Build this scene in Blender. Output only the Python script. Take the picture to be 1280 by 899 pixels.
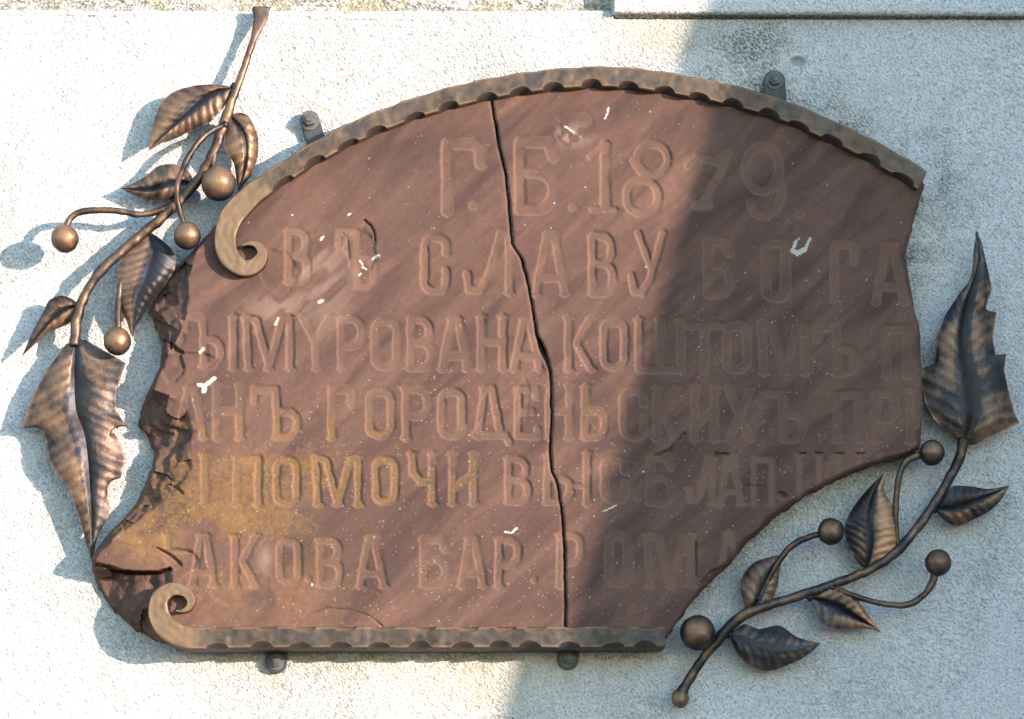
import bpy, math
import numpy as np
from mathutils import Vector
for o in list(bpy.data.objects): bpy.data.objects.remove(o, do_unlink=True)
scene = bpy.context.scene
R = math.radians

# ------------------------------------------------------------------ scale, camera, light
S = 0.00125                       # metres per photograph pixel on the wall
CX, CY, D = 640.0, 1270.0, 4000.0 # camera foot on the wall (pixels) and its distance
def P(px, py, h):
    """point standing h in front of the wall, seen at pixel px,py ; arrays allowed"""
    px = np.asarray(px, float); py = np.asarray(py, float); h = np.asarray(h, float)
    k = (D - h) / D
    x = CX + (px - CX) * k; y = CY + (py - CY) * k
    return np.stack(np.broadcast_arrays((x - 640) * S, -h * S, (449.5 - y) * S), -1)

cam = bpy.data.cameras.new('camera'); co = bpy.data.objects.new('camera', cam)
scene.collection.objects.link(co); scene.camera = co
co.location = ((CX - 640) * S, -D * S, (449.5 - CY) * S)
co.rotation_euler = (R(90), 0, 0)
cam.sensor_width = 36; cam.lens = 36 * D / 1280
cam.shift_y = (CY - 449.5) / 1280; cam.shift_x = (640 - CX) / 1280
cam.clip_start = 0.05; cam.clip_end = 500
scene.render.resolution_x = 1024; scene.render.resolution_y = 719

SUN = Vector((1.25, -1.0, 0.20))  # towards the sun
sn = SUN.normalized()
w = bpy.data.worlds.new('World'); scene.world = w; w.use_nodes = True
nt = w.node_tree; nt.nodes.clear()
sky = nt.nodes.new('ShaderNodeTexSky'); sky.sky_type = 'NISHITA'; sky.sun_disc = False
sky.sun_elevation = math.asin(sn.z); sky.sun_rotation = math.atan2(sn.x, sn.y)
sky.air_density = 1.0; sky.dust_density = 0.1; sky.ozone_density = 2.1
bg = nt.nodes.new('ShaderNodeBackground'); bg.inputs[1].default_value = 0.15
wo = nt.nodes.new('ShaderNodeOutputWorld')
nt.links.new(sky.outputs[0], bg.inputs[0]); nt.links.new(bg.outputs[0], wo.inputs[0])
sl = bpy.data.lights.new('sun', 'SUN'); sl.energy = 1.65; sl.angle = R(0.5); sl.color = (1.0, 0.82, 0.68)
so = bpy.data.objects.new('sun', sl); scene.collection.objects.link(so)
so.rotation_euler = sn.to_track_quat('Z', 'Y').to_euler(); so.location = (4, -4, 3)
scene.view_settings.view_transform = 'Standard'; scene.view_settings.look = 'None'
scene.view_settings.gamma = 1.0; scene.view_settings.exposure = 2.6
scene.view_settings.use_curve_mapping = False
scene.render.engine = 'CYCLES'

# ------------------------------------------------------------------ numpy helpers
def vnoise(x, y, scale, seed=0):
    rs = np.random.RandomState(seed); T = rs.rand(256, 256)
    x = np.asarray(x) / scale + 37.3; y = np.asarray(y) / scale + 91.7
    xi = np.floor(x).astype(int); yi = np.floor(y).astype(int)
    fx = x - xi; fy = y - yi
    fx = fx * fx * fx * (fx * (fx * 6 - 15) + 10); fy = fy * fy * fy * (fy * (fy * 6 - 15) + 10)
    a = T[yi & 255, xi & 255]; b = T[yi & 255, (xi + 1) & 255]
    c = T[(yi + 1) & 255, xi & 255]; d = T[(yi + 1) & 255, (xi + 1) & 255]
    return (a * (1 - fx) + b * fx) * (1 - fy) + (c * (1 - fx) + d * fx) * fy   # 0..1
def fbm(x, y, scale, seed=0, octs=4, gain=.5):
    s = 0; a = 1; t = 0
    for k in range(octs):
        s = s + a * vnoise(x, y, scale / 2 ** k, seed + k); t += a; a *= gain
    return s / t
def sstep(a, b, x):
    t = np.clip((x - a) / (b - a), 0, 1); return t * t * (3 - 2 * t)
def segdist(X, Y, ax, ay, bx, by):
    dx, dy = bx - ax, by - ay; L = dx * dx + dy * dy + 1e-9
    t = np.clip(((X - ax) * dx + (Y - ay) * dy) / L, 0, 1)
    return np.hypot(X - ax - t * dx, Y - ay - t * dy)
def smooth_path(pts, n):
    """Catmull-Rom through pts (any dimension), resampled evenly to n"""
    p = np.asarray(pts, float); q = np.vstack([2 * p[0] - p[1], p, 2 * p[-1] - p[-2]])
    out = []
    for i in range(1, len(q) - 2):
        t = np.linspace(0, 1, 24, endpoint=False)[:, None]
        a, b, c, d = q[i - 1], q[i], q[i + 1], q[i + 2]
        out.append(.5 * (2 * b + (c - a) * t + (2 * a - 5 * b + 4 * c - d) * t ** 2 + (3 * b - a - 3 * c + d) * t ** 3))
    out.append(p[-1:]); return resample(np.vstack(out), n)
def resample(p, n):
    p = np.asarray(p, float)
    s = np.r_[0, np.cumsum(np.hypot(np.diff(p[:, 0]), np.diff(p[:, 1])))]
    u = np.linspace(0, s[-1], n)
    return np.stack([np.interp(u, s, p[:, k]) for k in range(p.shape[1])], 1)

def mesh_np(name, V, faces, attrs=None, smooth=True, sharp=None, mat=None, parent=None):
    """faces: list of integer arrays (n,3) or (n,4)"""
    me = bpy.data.meshes.new(name)
    faces = [np.asarray(f) for f in faces if len(f)]
    V = np.asarray(V, np.float32)
    me.vertices.add(len(V)); me.vertices.foreach_set('co', V.ravel())
    loops = np.concatenate([f.ravel() for f in faces]).astype(np.int32)
    tot = np.concatenate([np.full(len(f), f.shape[1]) for f in faces]).astype(np.int32)
    st = np.r_[0, np.cumsum(tot)[:-1]].astype(np.int32)
    me.loops.add(len(loops)); me.loops.foreach_set('vertex_index', loops)
    me.polygons.add(len(tot)); me.polygons.foreach_set('loop_start', st)
    me.polygons.foreach_set('loop_total', tot)
    me.polygons.foreach_set('use_smooth', np.full(len(tot), smooth))
    me.update(calc_edges=True); me.validate()
    for k, a in (attrs or {}).items():
        at = me.attributes.new(k, 'FLOAT', 'POINT')
        at.data.foreach_set('value', np.asarray(a, np.float32))
    if sharp is not None: me.set_sharp_from_angle(angle=R(sharp))
    if mat: me.materials.append(mat)
    ob = bpy.data.objects.new(name, me); scene.collection.objects.link(ob)
    if parent: ob.parent = parent
    return ob
def gridfaces(nr, nc, off=0, wrap=False):
    """quads for an nr x nc lattice, row major; rows go down the picture, columns right"""
    r = np.arange(nr - 1)[:, None]; c = np.arange(nc if wrap else nc - 1)[None, :]
    c1 = (c + 1) % nc
    a = r * nc + c; b = (r + 1) * nc + c; d = r * nc + c1; e = (r + 1) * nc + c1
    return np.stack([a, b, e, d], -1).reshape(-1, 4) + off
def thing(name, label, cat, px=0, py=0, h=0, group=None):
    o = bpy.data.objects.new(name, None); scene.collection.objects.link(o)
    o.empty_display_size = .03
    o['label'] = label; o['category'] = cat
    if group: o['group'] = group
    return o

# ------------------------------------------------------------------ materials
class NB:
    def __init__(s, name):
        s.m = bpy.data.materials.new(name); s.m.use_nodes = True; s.t = s.m.node_tree
        s.t.nodes.clear(); s.out = s.t.nodes.new('ShaderNodeOutputMaterial')
        s.b = s.t.nodes.new('ShaderNodeBsdfPrincipled'); s.t.links.new(s.b.outputs[0], s.out.inputs[0])
        s.tc = s.t.nodes.new('ShaderNodeTexCoord').outputs['Object']
    def n(s, ty, **kw):
        nd = s.t.nodes.new(ty)
        for k, v in kw.items(): setattr(nd, k, v)
        return nd
    def put(s, sock, v):
        if hasattr(v, 'links') or isinstance(v, bpy.types.NodeSocket): s.t.links.new(v, sock)
        else: sock.default_value = v
    def attr(s, name): return s.n('ShaderNodeAttribute', attribute_name=name).outputs['Fac']
    def noise(s, scale, detail=4, rough=.55, vec=None, dist=0):
        nd = s.n('ShaderNodeTexNoise'); s.put(nd.inputs['Vector'], vec or s.tc)
        nd.inputs['Scale'].default_value = scale; nd.inputs['Detail'].default_value = detail
        nd.inputs['Roughness'].default_value = rough; nd.inputs['Distortion'].default_value = dist
        return nd.outputs['Fac']
    def map(s, rot=(0, 0, 0), scale=(1, 1, 1), loc=(0, 0, 0)):
        nd = s.n('ShaderNodeMapping', vector_type='TEXTURE'); s.put(nd.inputs['Vector'], s.tc)
        nd.inputs['Rotation'].default_value = rot; nd.inputs['Scale'].default_value = scale
        nd.inputs['Location'].default_value = loc; return nd.outputs[0]
    def vor(s, scale, vec=None, feat='F1', rand=1.0):
        nd = s.n('ShaderNodeTexVoronoi', feature=feat); s.put(nd.inputs['Vector'], vec or s.tc)
        nd.inputs['Scale'].default_value = scale; nd.inputs['Randomness'].default_value = rand
        return nd
    def ramp(s, v, stops):
        nd = s.n('ShaderNodeValToRGB'); s.put(nd.inputs[0], v); cr = nd.color_ramp
        while len(cr.elements) > len(stops): cr.elements.remove(cr.elements[-1])
        while len(cr.elements) < len(stops): cr.elements.new(1)
        for e, (p, c) in zip(cr.elements, stops):
            e.position = p; e.color = (c, c, c, 1) if not isinstance(c, tuple) else (*c, 1)
        return nd.outputs[0]
    def math(s, op, a, b=0.0, c=None, clamp=False):
        nd = s.n('ShaderNodeMath', operation=op, use_clamp=clamp); s.put(nd.inputs[0], a); s.put(nd.inputs[1], b)
        if c is not None: s.put(nd.inputs[2], c)
        return nd.outputs[0]
    def mix(s, f, a, b, mode='MIX'):
        nd = s.n('ShaderNodeMix', data_type='RGBA', blend_type=mode); s.put(nd.inputs[0], f)
        for i, v in ((6, a), (7, b)):
            if isinstance(v, tuple) and len(v) == 3: v = (*v, 1)
            s.put(nd.inputs[i], v)
        return nd.outputs[2]
    def bump(s, h, strength, dist, prev=None):
        nd = s.n('ShaderNodeBump'); s.put(nd.inputs['Height'], h)
        nd.inputs['Strength'].default_value = strength; nd.inputs['Distance'].default_value = dist
        if prev: s.put(nd.inputs['Normal'], prev)
        return nd.outputs[0]
    def done(s, col, rough, normal=None, metal=0.0, spec=None):
        s.put(s.b.inputs['Base Color'], (*col, 1) if isinstance(col, tuple) else col)
        s.put(s.b.inputs['Roughness'], rough); s.put(s.b.inputs['Metallic'], metal)
        if spec is not None: s.put(s.b.inputs['Specular IOR Level'], spec)
        if normal: s.put(s.b.inputs['Normal'], normal)
        return s.m

def make_plaster():
    b = NB('stucco')
    big = b.noise(3.0, 5, .6); fine = b.noise(260, 3, .6); mid = b.noise(60, 3, .6)
    col = b.mix(b.ramp(big, [(.35, 0.), (.7, 1.)]), (.77, .76, .765), (.83, .815, .81))
    st = b.map(rot=(0, R(40), 0), scale=(1, 1, .55)); gn = b.noise(215, 3, .6, st)
    col = b.mix(b.math('MULTIPLY', b.ramp(gn, [(.37, 1.), (.52, 0.)]), .80), col, (.37, .37, .37))
    pit = b.attr('pit')
    col = b.mix(b.math('MULTIPLY', pit, .30, clamp=True), col, (.34, .32, .28))
    g = b.math('MULTIPLY', b.attr('grime_shade'), b.ramp(b.noise(190, 3, .65, st), [(.40, 1.3), (.56, .25)]), clamp=True)
    col = b.mix(g, col, (.17, .165, .12))
    col = b.mix(b.attr('yellow'), col, (.50, .40, .20))
    col = b.mix(b.attr('filler'), col, (.36, .37, .38))
    nrm = b.bump(mid, .2, .0025); nrm = b.bump(gn, 1.0, .008, nrm); nrm = b.bump(fine, .4, .0008, nrm)
    return b.done(col, .93, nrm, spec=.15)
def make_stone():
    b = NB('red_sandstone')
    diag = b.map(rot=(0, R(-43), 0), scale=(1, 1, .2))   # long axis runs up to the right
    n1 = b.noise(4.0, 5, .55, diag, .8); n2 = b.noise(16, 5, .65, diag, .4)
    n3 = b.noise(11, 5, .6); gr = b.noise(420, 3, .7); sp = b.noise(95, 4, .7)
    col = b.mix(b.ramp(n1, [(.33, 0.), (.66, 1.)]), (0.0660, 0.0365, 0.0320), (0.1520, 0.0800, 0.0600))
    col = b.mix(b.math('MULTIPLY', b.ramp(n2, [(.48, 0.), (.72, 1.)]), .40), col, (0.0540, 0.0310, 0.0315))
    col = b.mix(b.math('MULTIPLY', b.ramp(n2, [(.25, 1.), (.42, 0.)]), .40), col, (0.1518, 0.0824, 0.0608))
    col = b.mix(b.math('MULTIPLY', b.ramp(n3, [(.5, 0.), (.72, 1.)]), .35), col, (0.0874, 0.0561, 0.0441))
    col = b.mix(b.math('MULTIPLY', b.ramp(sp, [(.35, 1.), (.6, 0.)]), .3), col, (0.0690, 0.0391, 0.0319))
    col = b.mix(b.math('MULTIPLY', b.ramp(b.attr('groove'), [(.0, 0.), (.45, 1.), (.95, .40)]), .60), col, (.190, .108, .075))
    col = b.mix(b.math('MULTIPLY', b.attr('broken_shade'), .55), col, b.mix(b.ramp(sp, [(.35, 0.), (.65, 1.)]), (0.0506, 0.0340, 0.0296), (0.1058, 0.0595, 0.0456)))
    col = b.mix(b.math('MULTIPLY', b.attr('ochre'), .9), col, b.mix(b.ramp(sp, [(.35, 0.), (.65, 1.)]), (0.1748, 0.0808, 0.0342), (0.2484, 0.1445, 0.0722)))
    lich = b.math('MULTIPLY', b.attr('lichen'), 1.0)
    lm = b.ramp(b.math('SUBTRACT', b.math('ADD', b.math('MULTIPLY', lich, .30), b.noise(170, 5, .8)), .70), [(.0, 0.), (.07, 1.)])
    col = b.mix(b.math('MULTIPLY', lm, .42), col, (0.2300, 0.1318, 0.0213))
    # green algae
    am = b.ramp(b.math('SUBTRACT', b.math('ADD', b.attr('algae'), b.noise(150, 4, .7)), .9), [(.0, 0.), (.3, 1.)])
    col = b.mix(b.math('MULTIPLY', am, .5), col, (0.0782, 0.0723, 0.0228))
    # pale specks
    v = b.vor(150); v2 = b.vor(330)
    r1 = b.n('ShaderNodeSeparateColor'); b.put(r1.inputs[0], v.outputs['Color'])
    r2 = b.n('ShaderNodeSeparateColor'); b.put(r2.inputs[0], v2.outputs['Color'])
    clus = b.ramp(b.noise(14, 4, .65, diag), [(.46, .03), (.66, 1.2)])
    a1 = b.math('MULTIPLY', b.math('LESS_THAN', v.outputs['Distance'], b.math('MULTIPLY', r1.outputs[1], .24)),
                b.math('LESS_THAN', r1.outputs[0], b.math('MULTIPLY', b.math('MULTIPLY', clus, .26), b.attr('speck'))))
    a2 = b.math('MULTIPLY', b.math('LESS_THAN', v2.outputs['Distance'], .28),
                b.math('LESS_THAN', r2.outputs[0], b.math('MULTIPLY', b.math('MULTIPLY', clus, .13), b.attr('speck'))))
    col = b.mix(b.math('MULTIPLY', b.math('MAXIMUM', a1, a2), .70), col, (.33, .27, .23))
    # white splashes
    wm = b.ramp(b.math('ADD', b.attr('splash'), b.math('MULTIPLY', b.math('SUBTRACT', b.noise(260, 4, .75), .55), 1.5)), [(.46, 0.), (.54, 1.)])
    col = b.mix(b.math('MULTIPLY', wm, .88), col, (.44, .42, .39))
    col = b.mix(b.math('MULTIPLY', b.attr('chalk'), .55), col, (.38, .26, .21))
    nrm = b.bump(sp, .35, .0016); nrm = b.bump(n2, .25, .004, nrm); nrm = b.bump(gr, .45, .0006, nrm)
    return b.done(col, .86, nrm, spec=.25)
def make_iron(name, dark, mid, copper, metal=.7, rough=.42):
    b = NB(name)
    n = b.noise(55, 4, .65); f = b.noise(330, 3, .6); blue = b.noise(18, 3, .5)
    base = b.mix(b.ramp(blue, [(.42, 0.), (.62, 1.)]), dark, mid)
    k = b.math('ADD', b.attr('rub_shade'), b.math('MULTIPLY', b.math('SUBTRACT', n, .5), .6))
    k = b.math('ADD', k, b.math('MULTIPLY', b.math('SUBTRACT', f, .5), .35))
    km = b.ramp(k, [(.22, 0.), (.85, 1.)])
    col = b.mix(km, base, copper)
    rg = b.math('ADD', rough, b.math('MULTIPLY', n, .16))
    nrm = b.bump(b.noise(45, 2, .5), .35, .004); nrm = b.bump(f, .2, .0006, nrm)
    return b.done(col, rg, nrm, metal=metal, spec=.5)
M_PL = make_plaster(); M_ST = make_stone()
M_BR = make_iron('patinated_iron', (.028, .021, .020), (.034, .034, .042), (.37, .205, .115), metal=.62, rough=.40)
M_BAR = make_iron('forged_band_iron', (.050, .036, .029), (.050, .043, .042), (.200, .124, .072), metal=.45, rough=.5)
M_SCR = make_iron('forged_band_rubbed', (.17, .12, .08), (.20, .15, .10), (.46, .33, .20), metal=.35, rough=.5)
def make_plain(name, c1, c2, rough, scale=60):
    b = NB(name); n = b.noise(scale, 4, .6)
    return b.done(b.mix(b.ramp(n, [(.35, 0.), (.65, 1.)]), c1, c2), rough, b.bump(n, .3, .002))
M_TAB = make_plain('black_painted_iron', (.018, .022, .028), (.045, .050, .058), .5)
M_BOLT = make_plain('bolt_steel', (.05, .048, .045), (.12, .11, .10), .45)
M_GROUND = make_plain('ground_gravel', (.08, .08, .07), (.14, .135, .12), .95, 3)

# ------------------------------------------------------------------ shared outlines (pixels)
BAR_TOP = [(340, 224), (400, 187), (460, 157), (520, 134), (580, 117), (640, 105), (700, 97.5), (750, 95), (800, 98),
           (860, 107), (920, 120), (980, 138), (1040, 163), (1100, 193), (1153, 225)]
OUT_LEFT = [(192, 800), (164, 784), (138, 757), (125, 737), (116, 714), (114, 699), (120, 686), (136, 667), (152, 650),
            (172, 626), (180, 608), (190, 583), (194, 567), (186, 550), (176, 532), (178, 508), (188, 486), (200, 458),
            (203, 432), (193, 406), (188, 386), (199, 366), (212, 346), (226, 328), (240, 314), (262, 290), (300, 250)]
OUT_RIGHT = [(1156, 232), (1146, 262), (1139, 290), (1131, 320), (1137, 350), (1144, 386), (1150, 420), (1151, 460),
             (1153, 500), (1152, 540), (1149, 560), (1128, 570), (1100, 577), (1066, 588), (1040, 600), (1015, 613),
             (990, 630), (960, 654), (937, 676), (912, 704), (893, 721), (880, 736), (866, 753), (848, 776), (832, 796)]
CRACK = np.array([(611, 90), (613, 122), (618, 150), (624, 185), (632, 220), (635, 250), (638, 285), (640, 305), (652, 325),
         (660, 355), (667, 395), (671, 420), (680, 443), (687, 462), (689, 490), (689, 530), (687, 560), (690, 590),
         (697, 606), (699, 625), (702, 640), (704, 665), (706, 700), (706, 740), (707, 800)], float)
poly = np.array(OUT_LEFT + BAR_TOP[:] + OUT_RIGHT, float)
def rough_poly(p, step=4.0, amp=1.6, seed=5):
    q = np.vstack([p, p[:1]]); n = int(np.hypot(*np.diff(q, axis=0).T).sum() / step)
    r = resample(q, n)[:-1]; s = np.arange(len(r)) * step
    t = np.roll(r, -1, 0) - np.roll(r, 1, 0); t /= np.hypot(*t.T)[:, None]
    d = (fbm(s, s * 0 + 3, 26, seed, 4, .6) - .5) * 2 * amp
    return r + np.stack([t[:, 1], -t[:, 0]], 1) * d[:, None]
POLY = rough_poly(poly)
def sdf_poly(X, Y, p):
    """positive inside"""
    Xf = X.ravel(); Yf = Y.ravel(); d = np.full(Xf.shape, 1e9); ins = np.zeros(Xf.shape, bool)
    q = np.roll(p, -1, 0)
    for (ax, ay), (bx, by) in zip(p, q):
        dx, dy = bx - ax, by - ay; L = dx * dx + dy * dy + 1e-9
        t = np.clip(((Xf - ax) * dx + (Yf - ay) * dy) / L, 0, 1)
        d = np.minimum(d, (Xf - ax - t * dx) ** 2 + (Yf - ay - t * dy) ** 2)
        c = (ay > Yf) != (by > Yf)
        if dy != 0: ins ^= c & (Xf < dx * (Yf - ay) / dy + ax)
    d = np.sqrt(d); return np.where(ins, d, -d).reshape(X.shape)

# ------------------------------------------------------------------ ground, wall, added shadow caster
def build_setting():
    # wall: a fine stucco sheet where the photograph looks, coarser around
    st = 1.5
    fx = np.arange(-30, 1312, st); fy = np.arange(14, 932, st)
    ox = np.concatenate([-30 - np.geomspace(3000, 4, 26), fx, 1312 + np.geomspace(4, 4200, 26)])
    oy = np.concatenate([fy, 932 + np.geomspace(4, 1770, 22)])
    X, Y = np.meshgrid(ox, oy)
    n1 = vnoise(X * .75 + Y * .4, (Y - X * .5) * 1.15, 4.0, 11); n2 = vnoise(X * .75 + Y * .4, (Y - X * .5) * 1.15, 2.5, 23); n3 = fbm(X, Y, 120, 31, 3)
    pitv = sstep(.60, .95, .6 * n1 + .4 * n2 + .28 * (vnoise(X, Y, 9, 5) - .5) + .1)
    sm = sstep(.45, .75, fbm(X, Y, 150, 77, 3)) * .4
    h = 2.0 * (n1 - .5) + 1.5 * (n2 - .5) - 2.4 * pitv * (1 - sm) + 5 * (n3 - .5)
    # filler dab and dimple near the upper right tab
    dd = np.hypot((X - 998) / 12, (Y - 77) / 7); h = np.where(dd < 1.6, h * .35 - 5 * (1 - sstep(.3, 1.0, dd)) + 1.2 * np.exp(-((dd - 1.15) / .2) ** 2), h)
    filler = (1 - sstep(.7, 1.0, dd)) * .8
    inner = (X > -60) & (X < 1340) & (Y > 0) & (Y < 960)
    h = np.where(inner, h, 0); slot = (X > 767) & (Y < 24.5); h = h - 16 * slot
    dsl = np.zeros_like(X) + 999.
    core = POLY[::6]
    dsl[inner] = -sdf_poly(X[inner][None], Y[inner][None], core)[0]
    nn = fbm(X, Y, 45, 91, 4, .6)
    grime_shade = np.exp(-np.clip(dsl, 0, 999) / 26) * sstep(.32, .62, nn) * (.35 + .75 * sstep(680, 900, X) * (Y < 330))
    grime_shade += .55 * np.exp(-((X - 905) / 85) ** 2 - ((Y - 52) / 24) ** 2) * sstep(.35, .6, nn)
    grime_shade += slot * 1.2  # gap under the moulding: its shade painted dark
    grime_shade += .35 * sstep(830, 1100, X) * np.exp(-np.clip(Y - 24, 0, 999) / 14)
    grime_shade += .40 * np.exp(-np.clip(dsl, 0, 999) / 55) * sstep(.45, .7, fbm(X, Y, 18, 12, 3)) * sstep(800, 1000, X) * (Y < 360)
    grime_shade += .6 * np.exp(-np.abs(Y - 822) / 5.0) * sstep(300, 420, X) * (X < 850) * sstep(.4, .6, fbm(X, Y, 14, 3, 3))
    yellow = .45 * np.exp(-np.clip(Y - 812, 0, 99) / 24) * sstep(230, 330, X) * (1 - sstep(700, 850, X)) * sstep(.3, .65, nn) * (Y > 780)
    yellow += .40 * np.exp(-((X - 815) / 60) ** 2 - ((Y - 42) / 22) ** 2)
    yellow += .30 * np.exp(-((X - 600) / 70) ** 2 - ((Y - 868) / 30) ** 2)
    ring = np.abs(np.hypot((X - 403) / 18, (Y - 150) / 13) - 1); yellow += .75 * np.exp(-(ring / .14) ** 2) * (Y < 152) * sstep(.35, .5, fbm(X, Y, 7, 8, 2))
    for cx, cy, rx, ry in ((35, 520, 10, 14), (110, 355, 14, 10), (30, 448, 9, 10)):
        yellow += .35 * np.exp(-((X - cx) / rx) ** 2 - ((Y - cy) / ry) ** 2)
    grime_shade += .30 * np.exp(-((X - 812) / 26) ** 2 - ((Y - 885) / 22) ** 2) * sstep(.4, .5, fbm(X, Y, 30, 17, 3))
    grime_shade += .18 * sstep(.50, .66, fbm(X, Y, 210, 201, 4, .6)) + .16 * sstep(.52, .7, fbm(X * 2.2, Y * .6, 90, 205, 4, .6))
    grime_shade += .28 * np.exp(-((X - 640) / 60) ** 2 - ((Y - 900) / 25) ** 2) + .10 * sstep(.5, .65, fbm(X, Y, 170, 13, 4)) * (Y > 830)
    for bx in (345, 711):
        yellow += .35 * np.exp(-((X - bx - 3 * np.sin(Y / 9)) / 6) ** 2) * sstep(835, 845, Y) * np.exp(-np.clip(Y - 845, 0, 99) / 22)
    pale = np.exp(-((X - 310) / 14) ** 2 - ((Y - 95) / 22) ** 2)
    mesh_np('wall', P(X, Y, 0).reshape(-1, 3) + np.stack([0 * X, -h * S, 0 * X], -1).reshape(-1, 3),
            [gridfaces(*X.shape)], dict(pit=(pitv * (1 - sm) * (1 - pale)).ravel(), grime_shade=np.clip(grime_shade, 0, 1.2).ravel(),
            yellow=np.clip(yellow, 0, .9).ravel(), filler=filler.ravel()), mat=M_PL)['kind'] = 'structure'
    # upper part of the wall, set back a little above a weathered ledge (left) and moulding (right)
    def strip(name, xs, prof, rough, tilt, dirt_shade, yel, seed):
        """prof: list of (py,h) sampled finely, drawn along xs"""
        pr = resample(np.array(prof, float), max(2, int(sum(np.hypot(*np.diff(np.array(prof, float), axis=0).T)) / 1.8)))
        X, Yb = np.meshgrid(xs, pr[:, 0]); _, Hb = np.meshgrid(xs, pr[:, 1])
        Yt = Yb + tilt(X)
        a = vnoise(X, Yb * 1.3 + Hb, 5.2, seed); c = vnoise(X, Yb * 1.3 + Hb, 2.8, seed + 1)
        hh = Hb + rough * ((a - .5) * 2 + (c - .5)); Yt = Yt + rough * .5 * (vnoise(X, Yb + Hb, 7, seed + 4) - .5)
        V = P(X, Yt, 0); V[..., 1] = -hh * S
        return mesh_np(name, V.reshape(-1, 3), [gridfaces(*X.shape)],
                dict(pit=sstep(.55, .85, a * .6 + c * .4).ravel(), grime_shade=np.clip(dirt_shade(X, Yb, Hb), 0, 1).ravel(),
                     yellow=np.clip(yel(X, Yb, Hb), 0, 1).ravel(), filler=np.zeros(X.size)), mat=M_PL)
    tl = lambda X: .0135 * (X - 0)
    xl = np.concatenate([-2400 + np.geomspace(2300, 3, 14)[::-1] * 0 + np.linspace(0, 2340, 14), np.arange(-50, 766, 1.8)])
    # ledge: top edge of the thick lower wall, falling back to the plane above
    o = strip('ledge', xl, [(18, -1), (13, 0), (11.5, -3), (10, -9), (4, -12), (-6, -16), (-40, -17), (-1800, -17)], 1.6, tl,
              lambda X, Y, H: (.35 + .65 * sstep(.36, .56, fbm(X, Y * 2, 14, 61, 4, .65))) * sstep(14, 9, Y) * sstep(-30, -5, Y),
              lambda X, Y, H: (.42) * sstep(14, 8, Y) * sstep(.3, .6, fbm(X, Y, 30, 64, 3)) * (.4 + .6 * sstep(60, 450, X)) * sstep(-60, -5, Y), 41)
    o['kind'] = 'structure'
    xr = np.concatenate([np.arange(768, 1320, 1.8), 1320 + np.geomspace(3, 4200, 20)])
    m = strip('plaster_moulding', xr, [(26, -14), (23, -14), (20.8, -12), (20.6, 8), (19.5, 13), (17, 14.5), (8, 15), (-60, 15), (-1800, 15)], 1.0,
              lambda X: .004 * (X - 768) * (X < 1400) + 2.53 * (X >= 1400),
              lambda X, Y, H: 1.2 * (H < 9) * (Y > 15), lambda X, Y, H: .1 * (Y > 22), 51)  # underside and gap of the moulding darkened in colour for shade
    m['label'] = 'white rough plaster moulding along the top right edge, standing out above a dark gap'
    m['category'] = 'moulding'
    ys = np.linspace(21, -400, 60)                        # the cut left end of the moulding
    Xe, He = np.meshgrid(np.array([768., 766.5, 765, 764.5]), ys); Hh = np.array([14., 6, -6, -18])[None, :] + 0 * He
    V = P(Xe + 2 * (vnoise(He, Hh, 6, 3) - .5), He, 0); V[..., 1] = -(Hh + (vnoise(He, Hh, 5, 9) - .5) * 2) * S
    mesh_np('moulding_end', V.reshape(-1, 3), [gridfaces(*Xe.shape)[:, ::-1]],
            dict(pit=np.zeros(Xe.size), grime_shade=(.6 * vnoise(Xe, He, 5, 2)).ravel(), yellow=np.zeros(Xe.size), filler=np.zeros(Xe.size)), mat=M_PL, parent=m)
    G = -2.8
    mesh_np('ground', [(-60, 5, G), (-60, -120, G), (60, -120, G), (60, 5, G)], [np.array([[0, 1, 2, 3]])], mat=M_GROUND)['kind'] = 'structure'
    # battered block added unseen right of the frame so its arris casts the shade
    x0 = 2.5; pts = []
    for px, py in ((889, 130), (716, 770)):
        p = Vector(P(px, py, 49)); t = (x0 - p.x) / SUN.x; pts.append(p + SUN * t)
    a, c = pts
    def edge(z): f = (z - a.z) / (c.z - a.z); return a.y + (c.y - a.y) * f
    zt = 3.0; V = []
    for z, dx in ((G, 0), (zt, 0)):
        V += [(x0, .02, z), (x0, edge(z), z), (x0 + 1.3, edge(z), z), (x0 + 1.3, .02, z)]
    V += [(x0 - .04, .02, zt + .001), (x0 - .04, edge(zt) - .04, zt + .001), (x0 + 1.34, edge(zt) - .04, zt + .001), (x0 + 1.34, .02, zt + .001),
          (x0 - .04, .02, zt + .5), (x0 - .04, edge(zt) - .04, zt + .08), (x0 + 1.34, edge(zt) - .04, zt + .08), (x0 + 1.34, .02, zt + .5)]
    F = [(0, 1, 5, 4), (1, 2, 6, 5), (2, 3, 7, 6), (8, 9, 13, 12), (9, 10, 14, 13), (10, 11, 15, 14), (12, 13, 14, 15), (8, 11, 10, 9)]
    z = np.zeros(len(V))
    bt = mesh_np('shadow_caster', V, [np.array(F)], dict(pit=z, grime_shade=z, yellow=z, filler=z), smooth=False, mat=M_PL)
    bt['label'] = 'pale plastered block added out of view beyond the right edge to cast the shade'; bt['category'] = 'shadow_caster'
build_setting()

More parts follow.
